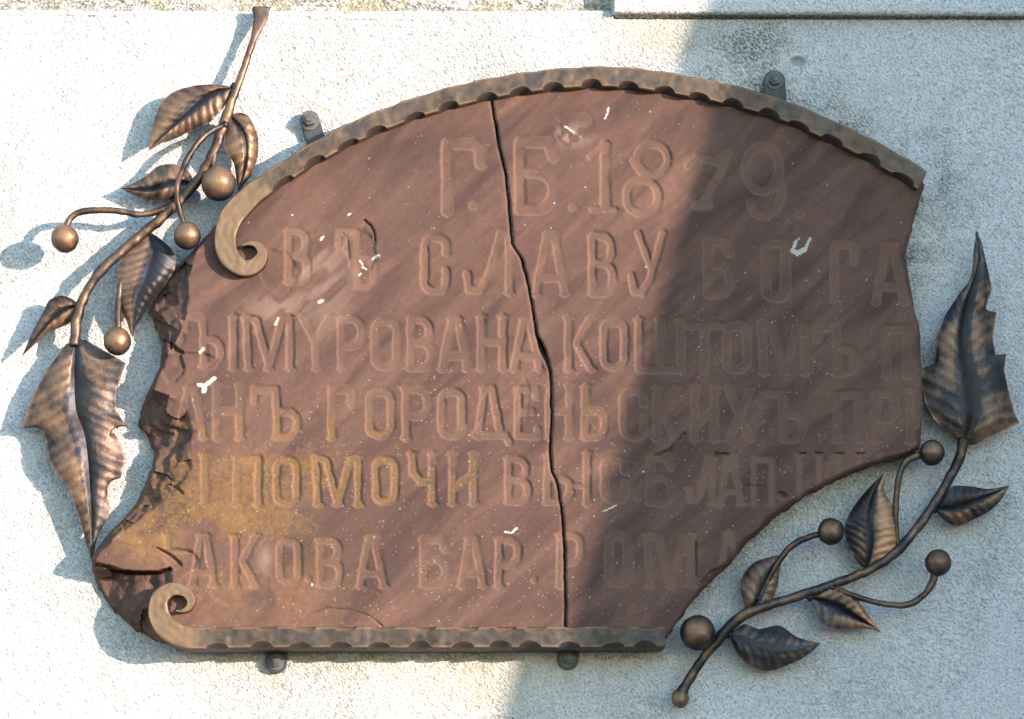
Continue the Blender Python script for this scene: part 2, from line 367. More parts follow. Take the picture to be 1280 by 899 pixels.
# ------------------------------------------------------------------ lettering (stroke centre lines, pixels)
def arc(cx, cy, rx, ry, a0, a1, n=14):
    t = np.radians(np.linspace(a0, a1, n)); return [(cx + rx * math.cos(v), cy - ry * math.sin(v)) for v in t]
def glyph(ch, x0, x1, y0, y1):
    W = x1 - x0; H = y1 - y0; L = []
    def p(*a): L.append([(x0 + u * W, y0 + v * H) for u, v in a])
    def rr(u0, u1, v0, v1, k=.42):              # tall rounded O
        r = min(k * (u1 - u0) * W, .45 * (v1 - v0) * H); X0, X1, Y0, Y1 = x0 + u0 * W, x0 + u1 * W, y0 + v0 * H, y0 + v1 * H
        L.append(arc(X1 - r, Y0 + r, r, r, 0, 90, 6) + arc(X0 + r, Y0 + r, r, r, 90, 180, 6) + arc(X0 + r, Y1 - r, r, r, 180, 270, 6) + arc(X1 - r, Y1 - r, r, r, 270, 360, 6) + [(X1, Y0 + r)])
    def bowl(v0, v1, u0=0, u1=1):
        r = min(.5 * (v1 - v0) * H, .5 * W); X0, X1, Y0, Y1 = x0 + u0 * W, x0 + u1 * W, y0 + v0 * H, y0 + v1 * H
        L.append([(X0, Y0)] + arc(X1 - r, Y0 + r, r, r, 90, 0, 6) + arc(X1 - r, Y1 - r, r, r, 0, -90, 6) + [(X0, Y1)])
    if ch == 'Г': p((0, 1), (0, 0), (.8, 0)); p((.8, 0), (1, .08), (1, .3))
    elif ch == 'Б': p((0, 0), (0, 1)); p((0, 0), (.85, 0), (1, .22)); bowl(.45, 1)
    elif ch == 'В': p((0, 0), (0, 1)); bowl(0, .48, 0, .92); bowl(.48, 1)
    elif ch == 'О': rr(0, 1, 0, 1)
    elif ch == 'С': L.append([(x1, y0 + .28 * H)] + arc(x1 - .4 * W, y0 + .4 * W, .4 * W, .4 * W, 20, 90, 4) + arc(x0 + .42 * W, y0 + .42 * W, .42 * W, .42 * W, 90, 180, 5) +
                           arc(x0 + .42 * W, y1 - .42 * W, .42 * W, .42 * W, 180, 270, 5) + arc(x1 - .4 * W, y1 - .4 * W, .4 * W, .4 * W, 270, 360, 5) + [(x1, y0 + .62 * H)])
    elif ch == 'Л': p((0, .68), (.05, .95), (.3, .95), (.5, .75), (.8, 0), (1, 0)); p((1, 0), (1, 1))
    elif ch == 'А': p((.38, 0), (0, 1)); p((.38, 0), (.62, 0)); p((.62, 0), (1, 1)); p((.12, .74), (.88, .74))
    elif ch == 'Y': p((0, 0), (.5, .48), (.52, 1)); p((1, 0), (.5, .48))
    elif ch == 'М': p((0, 0), (.05, 1)); p((.05, 0), (.25, .05), (.52, 1)); p((.52, 1), (.82, .05), (1, 0)); p((1, 0), (1, 1))
    elif ch == 'Р': p((0, 0), (0, 1)); bowl(0, .55)
    elif ch == 'Н': p((0, 0), (0, 1)); p((1, 0), (1, 1)); p((0, .48), (1, .48))
    elif ch == 'К': p((0, 0), (0, 1)); p((1, 0), (.35, .5), (1, 1))
    elif ch == 'Ш': p((0, 0), (0, 1), (1, 1), (1, 0)); p((.5, 0), (.5, 1))
    elif ch == 'Т': p((0, 0), (1, 0)); p((.5, 0), (.5, 1))
    elif ch == 'П': p((0, 1), (0, 0), (1, 0), (1, 1))
    elif ch == 'Ъ': p((0, .25), (0, 0), (.5, 0), (.54, 1)); L.append([(x0 + .52 * W, y0 + .47 * H)] + arc(x1 - .25 * W, y0 + .70 * H, .25 * W, .23 * H, 90, 0, 5) + arc(x1 - .25 * W, y1 - .23 * H, .25 * W, .23 * H, 0, -90, 5) + [(x0 + .52 * W, y1)])
    elif ch == 'Ь': p((0, 0), (0, 1)); bowl(.47, 1)
    elif ch == 'Д': p((.3, 0), (.08, 1)); p((.3, 0), (.55, 0), (.85, 1)); p((0, .98), (1, .98), (1.12, 1.13))
    elif ch == 'Е': p((0, 0), (0, 1), (1, 1), (1, .85)); p((0, 0), (.9, 0), (.95, .15)); p((0, .48), (.7, .48))
    elif ch == 'И': p((0, 0), (0, 1)); p((1, 0), (1, 1)); p((0, .75), (1, .4))
    elif ch == 'Х': p((0, 0), (1, 1)); p((1, 0), (0, 1))
    elif ch == 'Ч': p((0, 0), (.05, .35), (.4, .55), (1, .55)); p((1, 0), (1, 1))
    elif ch == 'І': p((0, 0), (0, 1))
    elif ch == '.': p((0, 0), (.01, .01))
    return L
TXT = [
 # line 1, wide strokes
 ('Г', 559, 601, 180, 264, 9, 1), ('.', 592, 592, 257, 257, 7, .9), ('Б', 650, 692, 178, 262, 9, 1), ('.', 716, 716, 259, 259, 7, .9),
 # line 2
 ('В', 361, 384, 289, 352, 6.5, .6), ('Ъ', 424, 467, 290, 359, 6, .4), ('С', 531, 558, 297, 364, 6.5, 1), ('Л', 584, 637, 293, 366, 6.5, 1),
 ('А', 670, 707, 294, 367, 6.5, 1), ('В', 741, 766, 295, 367, 6.5, 1), ('Б', 885, 912, 302, 367, 7.5, 1), ('О', 957, 982, 303, 372, 7.5, 1),
 ('Г', 1043, 1068, 306, 376, 6.5, .8), ('А', 1095, 1130, 306, 378, 6.5, .8),
 # line 3
 ('Ъ', 232, 276, 396, 457, 6, .9), ('І', 292, 292, 397, 460, 6.5, 1), ('М', 308, 363, 398, 460, 6.2, 1), ('Y', 378, 412, 397, 460, 6.5, 1), ('Р', 427, 452, 399, 460, 6.5, 1),
 ('О', 469, 496, 402, 458, 6.5, 1), ('В', 514, 539, 399, 460, 6.5, 1), ('А', 553, 585, 400, 461, 6.5, 1), ('Н', 602, 629, 397, 461, 6.5, 1),
 ('А', 643, 675, 400, 461, 6.5, 1), ('К', 711, 739, 398, 461, 6.5, 1), ('О', 755, 781, 403, 459, 6.5, 1), ('Ш', 799, 851, 400, 462, 6.5, 1),
 ('Т', 863, 898, 407, 464, 6.8, 1), ('О', 908, 934, 408, 462, 6.8, 1), ('М', 952, 1006, 407, 465, 6.5, 1), ('Ъ', 1021, 1069, 409, 466, 6.5, 1),
 ('П', 1108, 1134, 411, 469, 6.8, 1),
 # line 4
 ('А', 223, 255, 486, 547, 6, .8), ('Н', 271, 300, 483, 547, 6.5, 1), ('Ъ', 318, 372, 487, 546, 6.5, 1), ('Г', 415, 440, 487, 547, 6.5, 1),
 ('О', 462, 489, 490, 544, 6.5, 1), ('Р', 508, 535, 487, 547, 6.5, 1), ('О', 552, 578, 490, 545, 6.5, 1), ('Д', 595, 632, 486, 545, 6.2, 1),
 ('Е', 648, 672, 487, 545, 6.2, 1), ('Н', 687, 712, 483, 547, 6.2, 1), ('Ь', 732, 756, 484, 546, 6.5, 1), ('С', 779, 805, 489, 546, 6.5, 1),
 ('К', 821, 845, 485, 548, 6.5, 1), ('И', 868, 893, 485, 549, 6.3, .9), ('Х', 911, 938, 487, 549, 6.3, .9), ('Ъ', 953, 1004, 491, 549, 6.5, 1),
 ('П', 1047, 1073, 493, 550, 6.5, 1), ('Р', 1095, 1119, 492, 550, 6.5, 1), ('И', 1138, 1160, 489, 552, 6, .9),
 # line 5
 ('І', 256, 256, 569, 629, 6, 1), ('П', 296, 323, 574, 630, 6, 1), ('О', 346, 371, 575, 629, 6, 1), ('М', 395, 448, 573, 630, 5.8, 1),
 ('О', 470, 494, 575, 627, 6.2, 1), ('Ч', 515, 541, 568, 629, 6.2, 1), ('И', 566, 592, 568, 629, 6.2, .9), ('В', 636, 660, 574, 627, 6.2, 1),
 ('Ь', 685, 713, 570, 627, 6.2, 1), ('І', 734, 734, 567, 629, 6.2, 1), ('С', 756, 781, 574, 625, 6.5, 1), ('.', 797, 797, 623, 623, 5, .9),
 ('Б', 813, 839, 571, 628, 6.5, 1), ('Л', 862, 890, 574, 628, 5.5, .6), ('А', 900, 926, 571, 630, 5.5, .6), ('П', 942, 964, 575, 630, 5, .35),
 ('.', 978, 978, 620, 620, 6, 1), ('Ш', 999, 1048, 569, 622, 4.5, .35), ('И', 1075, 1100, 569, 612, 4.5, .3),
 # line 6
 ('І', 210, 210, 670, 690, 5, .8), ('А', 241, 268, 671, 731, 6, .9), ('К', 294, 320, 671, 732, 6, .9), ('О', 350, 373, 677, 727, 6, .9), ('.', 386, 386, 725, 725, 4.5, .8),
 ('В', 401, 425, 676, 731, 6, .9), ('А', 450, 480, 673, 732, 6.3, 1), ('Б', 530, 557, 675, 731, 6.5, 1), ('А', 577, 604, 674, 732, 6.3, 1),
 ('Р', 624, 648, 675, 732, 6.3, 1), ('.', 668, 668, 726, 726, 5, .9), ('Р', 701, 726, 669, 732, 6.3, .9), ('О', 761, 785, 670, 729, 6.8, 1),
 ('М', 810, 864, 669, 732, 6.3, .8), ('А', 900, 922, 666, 720, 5, .35),
]
EXTRA = [  # hand-drawn strokes
 ([(757, 182), (757, 260)], 9, 1), ([(738, 196), (752, 184)], 5.5, .9), ([(740, 262), (770, 262)], 5, .9),
 (arc(816, 199, 19, 19, 0, 360, 26), 7, 1), (arc(803, 246, 20, 21, 0, 360, 26), 7, .9), ([(792, 200), (800, 214), (822, 236)], 6, .8),
 ([(861, 208), (872, 197), (884, 199), (896, 203), (910, 192)], 7, .8), ([(908, 195), (902, 214), (888, 236), (877, 258)], 7, .6), ([(870, 257), (885, 257)], 9, .6),
 (arc(953, 211, 21, 28, 0, 360, 26), 7.5, .9), ([(975, 222), (977, 244), (970, 262), (956, 270), (942, 266), (938, 252)], 7.5, .9),
 ([(1000, 268), (1000.1, 268)], 7, 1),
 ([(799, 292), (804, 308), (815, 335)], 6.5, 1), ([(829, 292), (818, 330), (813, 350), (803, 366), (793, 364), (790, 345)], 6.5, 1),
 ([(216, 402), (226, 412), (226, 427), (216, 437)], 6, .9), ([(203, 690), (236, 690)], 3, .8), ([(716, 608), (733, 608)], 4, .8),
]
CRACKS = [  # thin fissures: points, half width, depth
 ([(207, 426), (216, 431), (222, 438), (228, 441)], 2.2, 6), ([(196, 685), (205, 690), (213, 694), (220, 700), (226, 706)], 2.0, 5),
 ([(112, 704), (130, 708), (150, 714), (172, 717), (196, 716), (212, 712)], 3.4, 16), ([(456, 276), (464, 283), (468, 292), (469, 301)], 1.8, 4),
 ([(428, 292), (434, 297), (436, 322)], 1.8, 1.6), ([(384, 768), (408, 760), (438, 762), (462, 770), (478, 783)], 1.4, 1.8),
 ([(212, 606), (222, 611), (228, 617)], 2.2, 5),
 ([(820, 570), (838, 562), (856, 542)], 2.4, 4), ([(870, 678), (870, 718)], 2.0, 4), ([(878, 728), (890, 715), (905, 710)], 3, 5),
 ([(935, 607), (955, 609)], 2.6, 2), ([(1000, 567), (1006, 567)], 2, 4), ([(1020, 567), (1027, 567)], 2, 4), ([(1046, 567), (1054, 567)], 2, 4), ([(1072, 567), (1080, 567)], 2, 4),
 ([(894, 567), (910, 568)], 2.5, 4), ([(976, 617), (982, 620)], 4, 5),
]
SPLASH = [  # dried white marks: points with radii
 [(991, 313, 3.4), (997, 317, 4.5), (1006, 312, 3.8), (1009, 306, 2.2), (1013, 297, 1.8)], [(991, 313, 3.4), (994, 303, 2.2), (999, 298, 1.6)],
 [(248, 481, 2.5), (256, 482, 4.5), (268, 473, 2.8)], [(256, 482, 4), (255, 489, 2.2)], [(250, 441, 2.4), (254, 436, 2.6)],
 [(344, 406, 1.6), (348, 398, 2.2)], [(399, 378, 3.0), (403, 376, 1.8)], [(450, 326, 2), (453, 331, 1.8)], [(453, 334, 1.8), (458, 337, 1.6)], [(449, 344, 1.8), (451, 342, 1.2)],
 [(466, 324, 2.6), (471, 320, 2.0), (474, 319, 1.4)], [(404, 296, 2.2), (401, 300, 1)], [(435, 269, 1.8), (438, 267, 1.6)], [(365, 269, 1.6), (366, 269, 1)],
 [(756, 149, 1.5), (759, 142, 2.0), (761, 134, 1.2)], [(706, 158, 1.4), (714, 163, 2.0), (718, 167, 1.2)], [(631, 665, 1.2), (640, 666, 2.3), (646, 660, 2.0)],
 [(752, 640, 1.2), (762, 636, 1.8), (770, 632, 1.4)], [(804, 590, 2.2), (804.5, 590, 2)], [(390, 731, 2.2), (390.5, 731, 2)], [(692, 253, 1.3), (692.5, 254, 1.3)],
]
def build_slab():
    H0 = 49.0; st = 1.25
    xs = np.arange(106, 1166, st); ys = np.arange(90, 806, st)
    X, Y = np.meshgrid(xs, ys)
    sd = sdf_poly(X, Y, POLY)
    # smooth base with diagonal bedding
    u = X * .70 - Y * .71; v = X * .71 + Y * .70
    h = H0 + 2.6 * (fbm(X, Y, 150, 1, 3) - .5) + 1.6 * (fbm(u, v * 4, 120, 4, 4) - .5) + .9 * (fbm(X, Y, 22, 8, 3) - .5)
    # chisel of the letters
    J = (fbm(X, Y, 9, 55, 2) - .5)
    g = np.zeros_like(X)
    def stroke(pts, hw, k):
        nonlocal g
        p = np.array(pts); x0, x1 = p[:, 0].min() - hw - 3, p[:, 0].max() + hw + 3; y0, y1 = p[:, 1].min() - hw - 3, p[:, 1].max() + hw + 3
        a = np.searchsorted(xs, x0); b = np.searchsorted(xs, x1); c = np.searchsorted(ys, y0); d = np.searchsorted(ys, y1)
        if b <= a or d <= c: return
        XX = X[c:d, a:b]; YY = Y[c:d, a:b]; m = np.full(XX.shape, 1e9)
        for i in range(len(p) - 1): m = np.minimum(m, segdist(XX, YY, *p[i], *p[i + 1]))
        m = m + J[c:d, a:b] * 2.2
        q = k * sstep(0, 1, np.clip((1.0 - m / hw) * 1.75, 0, 1))
        g[c:d, a:b] = np.maximum(g[c:d, a:b], q)
    for ch, x0, x1, y0, y1, hw, k in TXT:
        for s in glyph(ch, x0, x1, y0, y1):
            if ch in '.': s = [s[0], (s[0][0] + .5, s[0][1])]
            stroke(s, hw + .6, k)
            if ch not in '.ОС':                    # small wedge serifs at free ends
                for e in (s[0], s[-1]):
                    if abs(e[1] - y0) < 1 or abs(e[1] - y1) < 1:
                        stroke([(e[0] - 5, e[1] + (-1 if abs(e[1] - y0) < 1 else 1)), (e[0] + 5, e[1] + (-1 if abs(e[1] - y0) < 1 else 1))], 3.2, k * .75)
    for s, hw, k in EXTRA: stroke(s, hw, k)
    wear = .38 + .62 * sstep(.30, .62, fbm(X, Y, 60, 66, 3))
    h -= 2.6 * g * wear
    # chips where the face has flaked
    for cx, cy, rx, ry, dep in ((452, 312, 22, 34, 2.5), (718, 152, 30, 17, 1.0), (228, 700, 26, 16, 3), (350, 340, 26, 30, 1.5), (655, 500, 8, 30, 1.0),
                                (1100, 330, 30, 26, 1.5), (880, 240, 22, 24, 1.2), (245, 452, 32, 12, 2.5), (215, 455, 16, 26, 4), (300, 735, 40, 26, 1.5)):
        e = np.hypot((X - cx) / rx, (Y - cy) / ry) + .5 * (fbm(X, Y, 20, int(cx), 3) - .5); h -= dep * (1 - sstep(.75, 1.0, e))
    # broken left edge
    iy = [300, 316, 345, 392, 421, 440, 470, 488, 500, 540, 590, 615, 640, 660, 690, 706, 712, 716, 730, 760, 796, 810]
    ix = [256, 247, 236, 234, 224, 212, 199, 193, 228, 243, 238, 220, 186, 160, 124, 120, 150, 210, 214, 208, 204, 204]
    oy = [p[1] for p in OUT_LEFT][::-1]; oxp = [p[0] for p in OUT_LEFT][::-1]
    inner = np.interp(Y, iy, ix) + 9 * (fbm(X, Y, 24, 71, 4, .6) - .5)
    outer = np.interp(Y, oy, oxp)
    t = np.clip((inner - X) / np.maximum(inner - outer, 5), 0, 1.2)
    drop = np.interp(Y, [300, 340, 400, 450, 500, 560, 620, 690, 706, 718, 800], [18, 36, 42, 22, 30, 34, 28, 12, 12, 28, 34])
    rid = 1 - np.abs(fbm(X * .8 + Y * .5, Y * .8 - X * .5, 34, 81, 4, .55) - .5) * 2
    facet = sstep(0, .12, t)
    terr = t * 2.2 + 2.6 * (fbm(X, Y, 30, 84, 3) - .5); terr = np.floor(terr) + sstep(.55, 1.0, terr - np.floor(terr))   # stepped flakes
    h -= drop * (.45 * t ** .8 + .55 * np.clip(terr / 2.4, 0, 1.25)) * (t > 0) + facet * 3.5 * (1 - rid) + facet * 1.6 * (fbm(X, Y, 9, 86, 3) - .5)
    rsd = np.random.RandomState(12); fz = (t > 0) & (X < 262)
    sx = rsd.uniform(105, 265, 150); sy = rsd.uniform(290, 812, 150); gx_, gy_ = rsd.uniform(-.34, .34, (2, 150)); of = rsd.uniform(-3.2, 3.2, 150)
    Xf = X[fz] + 3 * (vnoise(X[fz], Y[fz], 8, 2) - .5); Yf = Y[fz] + 3 * (vnoise(X[fz], Y[fz], 8, 3) - .5)
    kk = np.argmin((Xf[:, None] - sx) ** 2 + ((Yf[:, None] - sy) * .8) ** 2, 1)
    h[fz] += (facet[fz] * .75 * (of[kk] + gx_[kk] * (Xf - sx[kk]) + gy_[kk] * (Yf - sy[kk])))
    tier = sstep(708, 717, Y + 2 * (vnoise(X, Y, 12, 7) - .5)) * (1 - sstep(-4, 6, X - inner)); h -= 8 * tier
    # rounded, nibbled rim all round
    rim = 2.5 + 5 * fbm(X, Y, 18, 44, 3)
    h -= 5.5 * (1 - sstep(0, 1, sd / rim)) ** 2
    lowr = sstep(840, 900, X) * sstep(600, 660, Y); h -= lowr * 8 * (1 - sstep(0, 12 * fbm(X, Y, 25, 48, 3) + 2, sd))
    for pts, hw, dep in CRACKS:
        p = np.array(pts, float); x0, x1 = p[:, 0].min() - 8, p[:, 0].max() + 8; y0, y1 = p[:, 1].min() - 8, p[:, 1].max() + 8
        a = np.searchsorted(xs, x0); b = np.searchsorted(xs, x1); c = np.searchsorted(ys, y0); d = np.searchsorted(ys, y1)
        XX = X[c:d, a:b]; YY = Y[c:d, a:b]; m = np.full(XX.shape, 1e9)
        for i in range(len(p) - 1): m = np.minimum(m, segdist(XX, YY, *p[i], *p[i + 1]))
        h[c:d, a:b] -= dep * (1 - sstep(.2, 1.1, (m + J[c:d, a:b] * 2) / hw))
    # colour masks
    nl = fbm(X, Y, 55, 101, 4, .6)
    low = sstep(470, 640, Y)
    lichen = .80 * low * (1 - sstep(380, 640, X)) * sstep(.36, .62, nl)
    lichen += .55 * np.exp(-((X - 340) / 130) ** 2 - ((Y - 605) / 40) ** 2)
    lichen += .45 * np.exp(-((X - 740) / 28) ** 2 - ((Y - 515) / 36) ** 2) + .30 * np.exp(-((X - 690) / 14) ** 2 - ((Y - 585) / 40) ** 2)
    lichen += .35 * np.exp(-((X - 590) / 22) ** 2 - ((Y - 600) / 26) ** 2) + .3 * np.exp(-((X - 530) / 12) ** 2 - ((Y - 712) / 16) ** 2)
    lichen += g * (.35 * sstep(470, 540, Y) * (1 - sstep(380, 760, X)) + .28 * sstep(480, 520, Y) * (1 - sstep(700, 900, X)))
    lichen = np.clip(lichen, 0, .85) * (1 - .4 * sstep(640, 700, Y))
    ochre = np.clip(.55 * np.exp(-((X - 330) / 90) ** 2 - ((Y - 735) / 42) ** 2) + .85 * np.exp(-((X - 175) / 55) ** 2 - ((Y - 675) / 34) ** 2) * (t < .2)
                    + .55 * np.exp(-((X - 290) / 60) ** 2 - ((Y - 650) / 22) ** 2), 0, 1) * sstep(.30, .6, fbm(X, Y, 38, 111, 4)) 
    ochre += .35 * np.exp(-((X - 385) / 30) ** 2 - ((Y - 330) / 30) ** 2) * sstep(.45, .6, fbm(u, v * 3, 30, 117, 3))
    algae = .25 * sstep(860, 1000, X) * sstep(.45, .62, fbm(u, v * 2, 60, 121, 4)) + .32 * np.exp(-np.abs(sd - 14) / 14) * ((X > 820) | ((X < 420) & (Y < 360)))
    algae += .45 * np.exp(-((X - 1032) / 12) ** 2 - ((Y - 502) / 9) ** 2) + .45 * np.exp(-((X - 815) / 10) ** 2 - ((Y - 540) / 8) ** 2) + .4 * np.exp(-((X - 300) / 60) ** 2 - ((Y - 355) / 16) ** 2)
    speck = .25 + .95 * sstep(380, 520, Y + .25 * (X - 600)) 
    broken_shade = np.clip(facet * (.35 + .65 * sstep(.35, .6, fbm(X, Y, 40, 131, 3))) * (1 - .6 * np.exp(-((Y - 460) / 22) ** 2)), 0, 1)
    spl = np.zeros_like(X)
    for s in SPLASH:
        for (ax, ay, ar), (bx, by, br) in zip(s[:-1], s[1:]):
            m = segdist(X, Y, ax, ay, bx, by); r = max(ar, br) if len(s) == 2 else (ar + br) / 2
            spl = np.maximum(spl, np.clip(.5 + (r * .82 - m) / 3.4, 0, 1))
    chalk = .9 * np.exp(-((X - 716) / 22) ** 2 - ((Y - 170) / 12) ** 2) * sstep(.45, .6, fbm(X, Y, 10, 7, 3)) + .5 * np.exp(-((X - 405) / 34) ** 2 - ((Y - 350) / 60) ** 2) * sstep(.5, .7, fbm(u, v * 3, 40, 9, 3))
    chalk += .5 * np.exp(-((X - 345) / 40) ** 2 - ((Y - 388) / 20) ** 2) * sstep(.45, .65, fbm(u, v * 3, 30, 19, 3)) + .6 * np.exp(-((X - 331) / 9) ** 2 - ((Y - 700) / 18) ** 2)
    # crack: two pieces
    cy = CRACK[:, 1]; cxx = np.interp(Y, cy, CRACK[:, 0]) + 1.8 * (fbm(X * 0, Y, 9, 141, 3) - .5)
    gap = 2.5 + 1.4 * (fbm(X * 0, Y, 40, 143, 2) - .3) + 5.0 * np.exp(-((Y - 437) / 15) ** 2)
    root = thing('stone_plaque', 'cracked reddish brown stone plaque carved with Cyrillic lettering and the date 1879', 'plaque')
    sides = [(cxx - gap / 2) - X, X - (cxx + gap / 2)]
    for si, side in enumerate(sides):
        hh = h - 2.2 * (1 - sstep(0, 3.5, side)) ** 2 - (1.0 if si else 0)
        f = np.minimum(sd, side)
        keep = f > -st * .5
        cell = keep[:-1, :-1] & keep[1:, :-1] & keep[:-1, 1:] & keep[1:, 1:]
        gy, gx = np.gradient(f, st); gl = np.hypot(gx, gy) + 1e-6
        near = np.abs(f) < st * .75
        bmask = np.zeros_like(keep)       # vertices on the border of the kept cells
        cnt = np.zeros(keep.shape, int)
        for a, b in ((0, 0), (1, 0), (0, 1), (1, 1)): cnt[a:cnt.shape[0] - 1 + a, b:cnt.shape[1] - 1 + b] += cell
        bmask = (cnt > 0) & (cnt < 4)
        mv = np.where(bmask, np.clip(-f, -st, st), 0)
        Xs = X + mv * gx / gl; Ys = Y + mv * gy / gl
        used = cnt > 0; idx = np.full(keep.shape, -1); idx[used] = np.arange(used.sum())
        V = P(Xs[used], Ys[used], hh[used])
        q = np.stack([idx[:-1, :-1][cell], idx[1:, :-1][cell], idx[1:, 1:][cell], idx[:-1, 1:][cell]], -1)
        # directed boundary edges
        E = np.concatenate([q[:, [0, 1]], q[:, [1, 2]], q[:, [2, 3]], q[:, [3, 0]]])
        key = E.min(1).astype(np.int64) * 4000000 + E.max(1)
        uq, inv, ct = np.unique(key, return_inverse=True, return_counts=True)
        BE = E[ct[inv] == 1]
        bv = np.unique(BE); remap = np.full(len(V), -1); 
        AT = dict(lichen=lichen, groove=g, broken_shade=broken_shade, ochre=ochre, algae=algae, speck=speck, splash=spl, chalk=chalk)
        at = {k: [a[used]] for k, a in AT.items()}
        Vs = [V]; F = [q]; prev = np.arange(len(V)); base = V[bv]; off = len(V)
        fx = Xs[used][bv]; fy = Ys[used][bv]; gxx = (gx / gl)[used][bv]; gyy = (gy / gl)[used][bv]
        prevmap = {}; last = np.full(len(V), -1); last[:] = np.arange(len(V))
        levels = [.93, .82, .68, .52, .36, .2, -.03]
        for li, lv in enumerate(levels):
            ring = base.copy(); ring[:, 1] = base[:, 1] * lv
            wob = (fbm(fx + fy * .7, fy - fx * .7 + li * 30, 22, 151 + li, 3) - .42) * (3.5 + 3 * min(li, 3)) + (2.0 if li > 2 else 0)
            crk = np.abs(side[used][bv]) < 3
            wob = np.where(crk, 0.25 * li, wob)
            ring[:, 0] += wob * gxx * S; ring[:, 2] -= wob * gyy * S
            Vs.append(ring); nidx = np.full(len(V), -1); nidx[bv] = off + np.arange(len(bv))
            a, b = BE[:, 0], BE[:, 1]
            F.append(np.stack([last[b], last[a], nidx[a], nidx[b]], -1)); last = nidx; off += len(bv)
            for k in AT:
                z = np.zeros(len(bv))
                if k == 'broken_shade': z = .75 + 0 * z  # rough sides painted darker, for the shade under the slab
                if k == 'speck': z = .3 + 0 * z
                if k == 'algae': z = .25 + 0 * z
                at[k].append(z)
        ob = mesh_np('slab_piece', np.vstack(Vs), F, {k: np.concatenate(a) for k, a in at.items()}, mat=M_ST, parent=root)
        ob.data.set_sharp_from_angle(angle=R(60))
        ob['label'] = ['left piece of the cracked slab, in low sun with yellow lichen', 'right piece of the cracked slab, mostly in shade'][si]
build_slab()

# ------------------------------------------------------------------ forged bands with scrolled ends
def ellipsoid(c, r, n=28, m=18, squash=(1, 1, 1), wob=0, seed=0):
    th = np.linspace(0, math.pi, m)[:, None]; ph = np.linspace(0, 2 * math.pi, n, endpoint=False)[None, :]
    k = 1 + wob * (vnoise(ph * 8 + 0 * th, th * 8 + 0 * ph, 3, seed) - .5)
    V = np.stack([k * np.sin(th) * np.cos(ph), k * np.sin(th) * np.sin(ph), k * np.cos(th) + 0 * ph], -1).reshape(-1, 3)
    return V * np.array(squash) * r * S + np.asarray(c), gridfaces(m, n, wrap=True)
def band(root, path, n, H, hb, notch, name_mat):
    """path rows: x,y,width,back height,scrollness ; notch(s,side)->(cut across, cut down)"""
    p = smooth_path(path, n); xy = p[:, :2]
    t = np.gradient(xy, axis=0); t /= np.hypot(*t.T)[:, None]; nrm = np.stack([-t[:, 1], t[:, 0]], 1)  # +: right hand side going along
    s = np.r_[0, np.cumsum(np.hypot(*np.diff(xy, axis=0).T))]
    U = []; HH = []; RB = []
    K = 9
    for i in range(n):
        w2 = p[i, 2] / 2; back = p[i, 3]; sc = np.clip(p[i, 4], 0, 1)
        aL, dL = notch(s[i], -1, xy[i]); aR, dR = notch(s[i], 1, xy[i])
        f = 1 - sc; mn = min(1.3, w2 * .25)
        aL = max(mn, aL * f); dL = max(mn, dL * f); aR = max(mn, aR * f); dR = max(mn, dR * f)
        h = H - 1.5 * (vnoise(s[i], 0, 16, 5) - .5)
        u = [-w2, -w2, -w2, -w2 + aL * .35, -w2 + aL]; hh = [back, back + .5 * (h - dL - back), h - dL, h - dL * .55, h]
        top = np.linspace(-w2 + aL, w2 - aR, K + 2)[1:-1]
        u += list(top); hh += [h + .9 * (vnoise(s[i], x * 1.4, 7, 15) - .5) for x in top]
        u += [w2 - aR, w2 - aR * .35, w2, w2, w2]; hh += [h, h - dR * .55, h - dR, back + .5 * (h - dR - back), back]
        wob = (vnoise(s[i], 7, 13, 9) - .5) * 1.0
        U.append(np.array(u) + wob * (np.abs(u) > w2 * .8)); HH.append(hh)
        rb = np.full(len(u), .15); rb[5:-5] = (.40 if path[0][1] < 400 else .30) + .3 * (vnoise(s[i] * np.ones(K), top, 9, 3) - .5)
        rb[4] = .95 if aL < 2 else .5; rb[-5] = .95 if aR < 2 else .5; rb[3] = .6 if aL < 2 else .95; rb[-4] = .6 if aR < 2 else .0  # worn edges; notch light painted in: upper facets bright, lower dark
        rb = rb + .55 * np.clip(sc * 1.5, 0, 1); rb[:3] = [.05, .05, .35]; rb[-3:] = [.35, .0, .0]; RB.append(rb)  # side walls coloured dark for the shade on the underside
    U = np.array(U); HH = np.array(HH); RB = np.array(RB)
    px = xy[:, 0:1] + nrm[:, 0:1] * U; py = xy[:, 1:2] + nrm[:, 1:2] * U
    # keep side walls straight back: project all points at the ring's own front height, then push back
    front = np.full_like(HH, H); V = P(px, py, front); V[..., 1] = -HH * S
    m = U.shape[1]; F = [gridfaces(n, m, wrap=True)[:, ::-1]]
    V = V.reshape(-1, 3)
    cap = [[0, k, k + 1] for k in range(1, m - 1)]; F.append(np.array(cap)); F.append(np.array(cap)[:, ::-1] + (n - 1) * m)
    return V, F, RB.ravel(), p
def notcher(centers, period_r, cut, down):
    c = np.array(centers, float)
    def f(xy, sel):
        return 0
    return c
